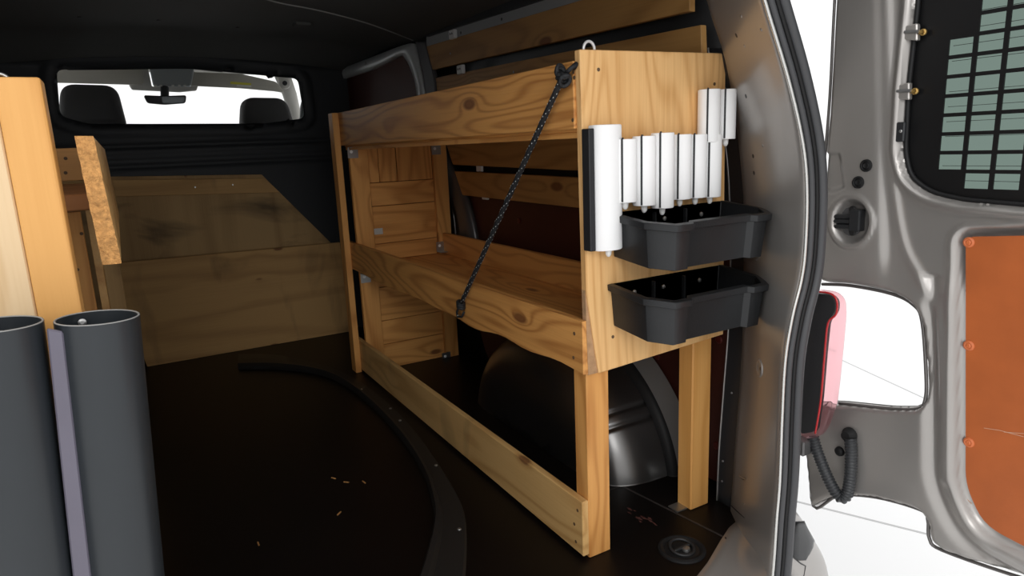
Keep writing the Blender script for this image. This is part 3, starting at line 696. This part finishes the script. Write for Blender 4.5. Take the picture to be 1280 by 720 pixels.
# middle rail with waney lower edge
mm = MB(); n = 40; ring_ = []
for i in range(n+1):
    y = -.012+(LEN+.055)*i/n; w = .006*math.sin(i*.9)*math.exp(-((i-8)/9)**2)+.004*math.sin(i*.37)
    ring_.append([(-.0165, y, .5375), (0, y, .5375), (0, y, .425), (-.0165, y, .427+w), (-.0165, y, .5375)])
mm.grid(ring_); mm.add(ring_[0][:4], [(0, 1, 2, 3)]); mm.add(ring_[-1][:4], [(3, 2, 1, 0)])
mr_ = mm.build('middle_rail', RAIL, sh, weld=True)
tr = MB().box(-.0165, 0, 0, LEN+.045, .91, 1.032).build('top_rail', RAIL, sh, bevel=.0015)
for par, X, pts in ((mr_, -.0165, ((718, 417), (717, 447))), (bpy.data.objects['lower_rail'], -.0165, ((722, 638), (718, 655), (720, 677))), (tr, -.0165, ((717, 90), (716, 150), (718, 97)))):
    for x, y in pts: disc(onX(x, y, X), (-1, 0, 0), .0038, .001).build('screw', SCR, par)
MB().box(-.041, -.0165, LEN, LEN+.055, 0, 1.032).build('post', PINE[2], sh, bevel=.002)
ms = MB().box(0, .385, .0, LEN+.01, .436, .452).build('middle_shelf', PINE[1], sh, bevel=.001)
MB().box(.365, .383, .002, LEN-.03, .452, .54).build('back_rail', PINE[1], sh, bevel=.0015)
MB().box(0, .385, 0, LEN+.01, .905, .923).build('top_shelf', PINE[1], sh, bevel=.001)
MB().box(.365, .383, .002, LEN-.03, .923, 1.02).build('back_rail', PINE[1], sh, bevel=.0015)
MB().box(0, .04, .002, LEN, .893, .905).build('shelf_lip', PINE[1], sh, bevel=.001)
# far end wall of planks
YF = LEN-.02
MB().box(.0, .072, YF-.02, YF, 0, .905).build('batten', PINE[2], sh, bevel=.0015)
MB().box(.345, .405, YF-.02, YF, 0, .905).build('batten', PINE[2], sh, bevel=.0015)
yp0, yp1 = YF+.001, YF+.017
for x0, x1 in ((.072, .118), (.120, .192), (.195, .345)): MB().box(x0, x1, yp0+.001*random.random(), yp1, .764, .905).build('plank', PINE[2], sh, bevel=.0012)
for z0, z1_ in ((.672, .762), (.522, .670), (.454, .520), (.345, .434), (.205, .343), (.105, .203), (.0, .103)):
    MB().box(.045, .400, yp0+.002*random.random(), yp1, z0, z1_).build('plank', PINE[0], sh, bevel=.0012)
p = onY(470, 289.5, yp0-.001); MB().box(p.x-.028, p.x+.028, yp0-.002, yp0, p.z-.012, p.z+.012).build('paper_label', LABEL, sh)
def bracket(x, y, Yp, up=1):
    p = onY(x, y, Yp); s = .02
    b_ = MB().box(p.x-s, p.x+s, Yp-.002, Yp, p.z-s, p.z+s); b_.box(p.x-s, p.x+s, Yp-.04, Yp, p.z+up*s-.001, p.z+up*s+.001)
    o_ = b_.build('bracket', ZINC, sh); disc((p.x-.006, Yp-.002, p.z+.004), (0, -1, 0), .006, .002).build('bolt', WPL, o_)
for x, y, u in ((441, 191, 1), (545, 187, 1), (551, 308, -1), (457, 347, 1), (558, 446, -1)): bracket(x, y, YF-.021, u)
p = Vector((.345, .02, .0)); MB().box(.285, .317, .03, .062, 0, .003).build('floor_bracket', ZINC, sh)
# eyelet on top of the panel
ey = tag(MB().tube([(.004+.0125*math.cos(t)+.012, -.006, 1.052+.0145*math.sin(t)) for t in np.linspace(-.15, math.pi+.15, 16)], .0028, 8).build('screw_eye', pr('white_eye', (.7, .7, .7), .3, .3), smooth=3), 'white screw eye on top of the shelf end panel', 'hook')

# ------------------------------------------------------------ elastic cord
ec = empty('elastic_cord', onX(576, 388, -.03), 'black flecked elastic cord stretched diagonally across the shelf', 'cord')
c0, c1 = onX(702, 99, -.036), onX(577, 378, -.032)
path = [c0.lerp(c1, t) for t in np.linspace(0, 1, 30)]
MB().tube(path, .0058, 10).build('rope', pr('cord_black', (.012, .013, .015), .6, bump=.4, bscale=500), ec, smooth=3)
fk = MB(); dr = (c1-c0).normalized(); sx = dr.orthogonal().normalized(); sy = dr.cross(sx); Lc = (c1-c0).length
for i in range(74):
    for ph in (0, 2.1, 4.2):
        a = ph+i*.55; p = c0+dr*(Lc*i/74); nrm = sx*math.cos(a)+sy*math.sin(a); tng = sx*-math.sin(a)+sy*math.cos(a)
        q = p+nrm*.0059
        fk.hexa([q-dr*.0013-tng*.0007, q+dr*.0013-tng*.0007, q+dr*.0013+tng*.0007, q-dr*.0013+tng*.0007], [v+nrm*.0004 for v in (q-dr*.0013-tng*.0007, q+dr*.0013-tng*.0007, q+dr*.0013+tng*.0007, q-dr*.0013+tng*.0007)])
o = fk.build('flecks', pr('fleck_white', (.55, .56, .56), .7), ec); o['kind'] = 'stuff'
kc = onX(703, 95, -.036); kn = MB()
for i in range(6):
    e1 = Vector((-1, .25*math.sin(i*2.1), .3*math.cos(i*1.7))).normalized(); e2 = e1.cross(Vector((0, math.cos(.6+i*.5), math.sin(.6+i*.5)))).normalized()
    cc = kc+Vector((.001*(i % 2), (i-2.5)*.0030, (i-2.5)*.0036))
    kn.tube([cc+e1*.0098*math.cos(t)+e2*.0112*math.sin(t) for t in np.linspace(0, 2*math.pi, 16)], .0040, 8, cap=False)
kn.lathe([(-.010, .0), (-.007, .005), (0, .007), (.007, .005), (.010, 0)], kc, (0, .6, .5), 12)
kn.build('knot', bpy.data.materials['cord_black'], ec, smooth=3)
MB().tube([kc+Vector((.004, -.006, .004)), onX(713, 86, -.028), onX(720, 80, -.018), Vector((-.012, .004, 1.018))], .0045, 8).build('cord_end', bpy.data.materials['cord_black'], ec, smooth=3)
kl = onX(576, 381, -.03)
kb = MB()
for i in range(3): kb.tube([kl+Vector((0, 0, (i-1)*.006))+Vector((.008*math.cos(t), .009*math.sin(t), .003*math.sin(t))) for t in np.linspace(0, 2*math.pi, 14)], .0045, 8, cap=False)
kb.build('lower_knot', bpy.data.materials['cord_black'], ec, smooth=3)
MB().tube([onX(x, y, -.028) for x, y in ((574, 383), (571, 390), (572, 396), (577, 396), (580, 390))], .0032, 8).build('loop', bpy.data.materials['cord_black'], ec, smooth=3)
MB().tube([onX(x, y, X) for x, y, X in ((571, 392, -.02), (572, 395, -.029), (575, 393, -.02))], .0025, 8).build('screw_hook', ZINC, ec, smooth=3)

# ------------------------------------------------------------ wall slats
sr = empty('slat_rack', (.45, .85, .6), 'rack of horizontal pine slats screwed along the right wall', 'rack')
def slat(px, X=.425, mat=SLAT):
    P = [onX(x, y, X) for x, y in px]
    return MB().prism(P, (.018, 0, 0)).build('slat', mat, sr, bevel=.0015)
s1 = slat([(533, 58), (720, 2), (862, -38), (862, 14), (840, 19), (537, 88)], .41)
s2 = slat([(540, 98), (876, 31), (879, 120), (540, 128)], .415)
slat([(556, 176), (760, 160), (760, 215), (566, 206)], .415)
slat([(568, 214), (760, 224), (760, 264), (578, 244)], .415)
for x, y, X, nm in ((565, 43, .40, 'slat_block'), (575, 87, .40, 'slat_block')):
    p = onX(x, y, X); o = MB().box(X-.004, X+.012, p.y-.022, p.y+.022, p.z-.016, p.z+.016).build(nm, WPL, sr, bevel=.002)
    for s in (-.008, .008): disc((X-.004, p.y+s, p.z+.002), (-1, 0, 0), .004, .001).build('hole', BLACK, o)
for x, y in ((598, 210), (605, 245)):
    p = onX(x, y, .422); MB().box(.422, .434, p.y-.02, p.y+.02, p.z-.014, p.z+.014).build('slat_block', WPL, sr, bevel=.002)
for x, y in ((563, 67), (642, 90)): disc(onX(x, y, .41), (-1, 0, 0), .004, .0015).build('screw', ZINC, s1)

# ------------------------------------------------------------ white sleeves on the end panel
def sleeve(x0, x1, ztop, zbot, y0, depth, lab, grp=None, strip=.010):
    xc = (x0+x1)/2; r = empty('roller_sleeve', (xc, y0-.012, zbot), lab, 'roller', grp)
    w = (x1-x0)/2
    pts = [(x0, y0-.004)]+[(xc-w*math.cos(t), y0-depth*.45-depth*.55*math.sin(t)) for t in np.linspace(0, math.pi, 14)]+[(x1, y0-.004)]
    MB().prism([(a, b, zbot) for a, b in pts], (0, 0, ztop-zbot)).build('pile_cover', WHITE, r, bevel=.0025, seg=2, smooth=.7)
    MB().box(x0-strip, x0-.0005, y0-depth*.62, y0-.001, zbot+.001, ztop-.006).build('black_strip', BLACK, r, bevel=.0015)
    MB().lathe([(0, .006), (.004, .0062), (.010, .0055), (.014, .003), (.015, 0)], (xc+.002, y0-depth*.45, zbot), (0, 0, -1), 12).build('end_nub', WPL, r, smooth=.8)
G = 'small white sleeves in the row'
y_ = -T-.001
sleeve(-.002, .062, .915, .680, y_, .040, 'tall white roller sleeve with wide black strip near panel edge', strip=.013)
def roll(xl, yt, yb, lab, grp, r=.0225, dy=0):
    yc = -T-.003-r-dy; dr = Vector((-.80, -.60, 0)); a = onY(xl, yt, yc+r*dr.y); b = onY(xl, yb, yc+r*dr.y)
    xc = a.x-r*dr.x; zt, zb_ = a.z, b.z; o_ = empty('roller_sleeve', (xc, yc, zb_), lab, 'roller', grp)
    pts = [(xc+r*math.cos(t), yc+r*math.sin(t)) for t in np.linspace(0, 2*math.pi, 28)[:-1]]
    MB().prism([(p[0], p[1], zb_) for p in pts], (0, 0, zt-zb_)).build('pile_cover', WHITE, o_, bevel=.002, seg=2, smooth=.7)
    tn = Vector((.60, -.80, 0)); q = Vector((xc, yc, 0))+dr*(r-.001); w = tn*.0018
    MB().prism([(v.x, v.y, zb_+.002) for v in (q-w, q+w, q+w+dr*.0022, q-w+dr*.0022)], (0, 0, zt-zb_-.002)).build('black_strip', BLACK, o_)
    hk = [Vector((xc, yc, zt+.0012))+dr*(r*k) for k in (.55, .8, 1.0)]
    MB().tube(hk, .0015, 6).build('clip_hook', BLACK, o_, smooth=3)
    MB().lathe([(0, .0062), (.004, .0062), (.010, .0055), (.014, .003), (.015, 0)], (xc, yc, zb_), (0, 0, -1), 12).build('end_nub', WPL, o_, smooth=.8)
roll(777.5, 174, 254, 'small white sleeve next to the tall sleeve', G, dy=.004)
roll(802, 170, 258, 'small white sleeve in the row, second from the tall sleeve', G, dy=.007)
roll(825.5, 166, 261, 'small white sleeve in the row, third from the tall sleeve', G, dy=.010)
roll(848, 168, 250, 'small white sleeve in the row, fourth from the tall sleeve', G, dy=.002)
roll(868, 168, 248, 'small white sleeve in the row, fifth from the tall sleeve', G)
roll(887, 168, 247, 'small white sleeve at the end of the row by the pillar', G)
G2 = 'short white sleeves above the row'
roll(885, 111, 178, 'short white sleeve mounted above the row of small sleeves', G2)
roll(907, 111, 174, 'short white sleeve at the panel edge beside the rear pillar', G2, r=.020, dy=.004)

# ------------------------------------------------------------ black parts trays
def tray(zb, lab, x0=.050, w=.312, dep=.150, hgt=.088, tilt=.10, mir=0):
    t = empty('parts_tray', (x0+w/2, -T, zb-hgt), lab, 'tray', 'black trays on the end panel')
    def outl(s, inset=0):   # plan outline, s scales the taper
        i = inset; x1 = x0+w
        return [(x0+i, -T-.001), (x0+i, -T-dep*.70+i*.4), (x0+.034+i*.6, -T-dep+i), (x0+.072, -T-dep+i), (x0+.080, -T-dep*.93+i), (x1-.080, -T-dep*.93+i), (x1-.072, -T-dep+i), (x1-.034-i*.6, -T-dep+i), (x1-i, -T-dep*.70+i*.4), (x1-i, -T-.001)]
    def zt(p, z): return z+(p[1]+T)*tilt
    def ringz(ins, z): return [(a, b, zt((a, b), z)) for a, b in outl(1, ins)]
    m_ = MB(); R0 = [ringz(.010, zb-hgt), ringz(.003, zb-.014), ringz(.003, zb-.002), ringz(.006, zb-.002), ringz(.0125, zb-hgt+.004)]
    for r in R0: r.append(r[0])
    m_.grid(R0); nn = len(R0[0])-1
    m_.add(R0[0][:nn], [tuple(range(nn))]); m_.add(R0[-1][:nn], [tuple(range(nn))])
    body = m_.build('bin', TRAYM, t, bevel=.0015, weld=True, smooth=.5)
    m_ = MB(); R1 = [ringz(.002, zb-.012), ringz(-.005, zb-.013), ringz(-.006, zb), ringz(.007, zb+.001), ringz(.007, zb-.004)]
    for r in R1: r.append(r[0])
    m_.grid(R1); m_.build('rim', TRAYM, t, bevel=.001, weld=True, smooth=.5)
    for k in (.17, .42, .75): 
        xx = x0+w*k; MB().lathe([(0, .005), (.002, .0045), (.003, 0)], (xx, -T-.0135, zb-.022), (0, -1, 0), 10).build('screw', ZINC, t)
    for k in (.33, .60):
        xx = x0+w*k; MB().box(xx-.002, xx+.002, -T-.019, -T-.011, zb-hgt+.004, zb-.006).build('rib', TRAYM, t)
    return t
tray(.748, 'black plastic tray directly below the white sleeves')
tray(.606, 'black plastic tray lowest on the shelf end panel', x0=.048)

# ============================================================ WHEEL ARCH
wa = empty('wheel_arch', (.33, .62, 0), 'glossy grey wheel arch under the storage shelf', 'wheel arch')
ac = (.60, -.06); prof = [(.205, .0), (.205, .20), (.208, .27), (.218, .315), (.240, .348), (.275, .368), (.33, .378), (.395, .380)]
prof = spline(prof, 4)
def archmesh(prof, grooves=True, a0=.13, a1=math.pi-.13, n=260):
    rows = []
    for i in range(n+1):
        t = a0+(a1-a0)*i/n; row = []
        for x, r in prof:
            rr = r
            if grooves and r > .2:
                for g0 in (math.pi-.58, math.pi-.68): rr -= .007*math.exp(-((t-g0)/.013)**2)
            row.append((x, ac[0]+rr*math.cos(t)*1.12, max(0.0, ac[1]+rr*math.sin(t))))
        rows.append(row)
    return MB().grid(rows)
archmesh(prof).build('arch_shell', ARCHM, wa, smooth=3)
archmesh([(.392, .380), (.398, .392), (.412, .400), (.414, .40)], False).build('seam_sealer', RUB, wa, smooth=3)
archmesh([(.414, .400), (.424, .425), (.438, .450)], False).build('arch_flange', pr('flange_light', (.24, .235, .23), .45, .4), wa, smooth=3)

# ============================================================ FLOOR THINGS
lr = empty('lashing_ring', (.187, -.086, 0), 'black recessed lashing ring set into the floor by the sill', 'ring')
MB().lathe([(0, .052), (.004, .051), (.006, .046), (.004, .040), (.0012, .038), (.0012, 0)], (.187, -.086, 0), (0, 0, 1), 36).build('cup', RUB, lr, smooth=.7)
MB().tube([(.187+.026*math.cos(t), -.086+.026*math.sin(t), .006+.004*math.sin(t)) for t in np.linspace(0, 2*math.pi, 28)], .0035, 8, cap=False).build('ring', DARKM, lr, smooth=3)
MB().box(.165, .209, -.090, -.082, .001, .008).build('bar', DARKM, lr, bevel=.002); MB().lathe([(0, .009), (.006, .008), (.008, 0)], (.192, -.094, .001), (0, 0, 1), 14).build('stud', ZINC, lr, smooth=.8)
outer = [(298, 443), (345, 444), (400, 456), (440, 472), (480, 500), (515, 535), (548, 580), (572, 620), (582, 650), (583, 700), (578, 760)]
inner = [(298, 462), (345, 462), (395, 468), (430, 482), (465, 510), (500, 548), (528, 592), (540, 630), (542, 660), (530, 710), (512, 760)]
a = spline([onZ(x, y, .0) for x, y in outer], 6); b = spline([onZ(x, y, .0) for x, y in inner], 6)
fs = empty('curved_strip', Vector(a[20]), 'black curved edging strip screwed to the cargo floor', 'strip')
rows = []
for p, q in zip(a, b):
    p, q = Vector(p), Vector(q); rows.append([p, p.lerp(q, .06)+Vector((0, 0, .006)), p.lerp(q, .70)+Vector((0, 0, .007)), p.lerp(q, .78)+Vector((0, 0, .022)), p.lerp(q, .92)+Vector((0, 0, .024)), q+Vector((0, 0, .012)), q])
MB().grid(rows).build('band', pr('strip_black', (.016, .0145, .0135), .5), fs, smooth=.6)
for x, y in ((574, 662), (545, 582), (500, 526), (488, 511), (452, 487)):
    disc(onZ(x, y, .006), (0, 0, 1), .005, .003).build('screw', ZINC, fs)

# ============================================================ BOARDS BY THE BULKHEAD
q = [onY(x, y, 2.225) for x, y in ((60, 222), (327, 218), (413, 303), (413, 420), (60, 440))]
tag(MB().prism(q, (0, .012, 0)).build('plywood_sheet', PLY, bevel=.001), 'stained plywood sheet with cut corner against the bulkhead', 'board')
q = [onY(x, y, 2.21) for x, y in ((60, 226), (331, 223), (350, 240.5), (60, 248))]
tag(MB().prism(q, (0, .014, 0)).build('pine_batten', PLYX, bevel=.001), 'brown batten along the top of the stained plywood sheet', 'board')
for x, y in ((244, 234), (291, 231)): disc(onY(x, y, 2.21), (0, -1, 0), .004, .002).build('screw', ZINC, bpy.data.objects['pine_batten'])
q = [onY(x, y, 2.19) for x, y in ((134, 330), (425, 303), (438, 411), (183, 452))]; q[2].z = q[3].z = .0
tag(MB().prism(q, (0, .018, 0)).build('floor_board', PLYX, bevel=.0015), 'wide brown board standing on the floor below the plywood', 'board')

# ============================================================ LEFT SHELF UNIT
YL = -.15
ls = empty('storage_shelf', (-1.05, .4, 0), 'pale pine storage shelf behind the grey pipes', 'shelf')
MB().box(-.905+.035, -.827, YL, YL+.045, 0, .978).build('leg', ORPINE, ls, bevel=.003, seg=2)
MB().box(-1.29, -.8705, YL+.002, YL+.04, 0, .976).build('end_panel', SAPW, ls, bevel=.002)
p = onY(3, 94, YL+.02); MB().tube([(p.x+.009*math.cos(t)-.004, YL+.02, .976+.007*math.sin(t)) for t in np.linspace(0, math.pi, 10)], .002, 6).build('screw_eye', ZINC, ls, smooth=3)
q = [onY(x, y, -.12) for x, y in ((93, 170), (116.5, 170), (152, 329), (128, 331))]
fb = MB().hexa(q, [v+Vector((0, .95, 0)) for v in q]).build('leaning_board', OLD, ls, bevel=.001)
qq = [v+Vector((0, -.0012, 0)) for v in q]
fr = MB(); n = 26
for i in range(n+1):
    t = i/n; a, b = qq[0].lerp(qq[3], t), qq[1].lerp(qq[2], t)
    fr.v += [tuple(a+Vector((random.uniform(-.0005, .0002), random.uniform(-.001, .0005), 0))), tuple(a.lerp(b, .35)+Vector((0, random.uniform(-.0016, .0006), 0))), tuple(a.lerp(b, .7)+Vector((0, random.uniform(-.0016, .0006), 0))), tuple(b+Vector((random.uniform(-.0002, .0005), random.uniform(-.001, .0005), 0)))]
for i in range(n):
    for k in range(3): fr.f.append((i*4+k, i*4+k+1, i*4+k+5, i*4+k+4))
fr.build('sawn_end', SAW, fb, label='rough sawn end grain')
MB().box(-1.27, -.80, .20, .88, .812, .838).build('shelf_board', wood('red_pine', (.55, .24, .09), (.40, .15, .05), 0, ring=4), ls, bevel=.002)
MB().box(-1.27, -.862, .90, .918, 0, .77).build('far_panel', PINE[2], ls, bevel=.001)
MB().box(-1.27, -.826, .90, .918, .845, .922).build('far_plank', PINE[0], ls, bevel=.001)
MB().box(-.853, -.835, .93, .98, 0, .80).build('far_leg', OLD, ls, bevel=.001)
MB().box(-.840, -.800, 1.10, 1.13, 0, .62).build('far_leg', PLY, ls, bevel=.001)
for x, y in ((82, 198), (82, 216), (102, 292), (97, 337)): disc(onY(x, y, .898), (0, -1, 0), .004, .001).build('screw', SCR, ls)

# ------------------------------------------------------------ pipes
def pipe(ct, cb, r, lab, scr):
    ct, cb = Vector(ct), Vector(cb); ax = (ct-cb); Lp = ax.length; o_ = empty('drain_pipe', cb, lab, 'pipe', 'grey pipes by the left shelf')
    w = .0024
    m_ = MB(); n_ = 64; u = ax.normalized().orthogonal().normalized(); v = ax.normalized().cross(u); a_ = ax.normalized()
    prof_ = [(0, r-w), (0, r), (Lp, r), (Lp, r-w), (0, r-w)]
    rows_ = [[cb+a_*s+(u*math.cos(t)+v*math.sin(t))*q_ for t in np.linspace(0, 2*math.pi, n_+1)] for s, q_ in prof_]
    m_.grid(rows_); m_.build('tube', PIPE, o_, smooth=.6, weld=True)
    MB().tube([ct+(u*math.cos(t)+v*math.sin(t))*(r-w/2) for t in np.linspace(0, 2*math.pi, 48)], .0011, 6, cap=False).build('cut_rim', PIPEW, o_, smooth=3)
    p = onY(*scr, ct.y+r*.75); MB().lathe([(0, .0045), (.002, .0042), (.003, .002), (.003, 0)], p, (0, -1, .1), 12).build('screw', ZINC, o_)
    return o_
pipe((-.810, -.215, .7195), (-.851, -.215, 0), .0405, 'grey plastic pipe standing beside the dark open floor', (103, 403))
pipe((-.8975, -.222, .728), (-.936, -.222, 0), .0405, 'grey plastic pipe standing in front of the pale shelf panel', (2, 418))
ct = [onY(x, y, -.243) for x, y in ((58, 411), (79, 415), (114, 720), (91, 720))]
d = (ct[2]-ct[1]).normalized(); k = (ct[2].z-.0)/abs(d.z)
dl = ct[2]+d*k; dl2 = ct[3]+(ct[3]-ct[0]).normalized()*k
tag(MB().hexa([ct[0], ct[1], dl, dl2], [v+Vector((0, .006, 0)) for v in (ct[0], ct[1], dl, dl2)]).build('filler_strip', TAPE, bevel=.0015), 'lilac grey flat strip wedged between the two pipes', 'strip')
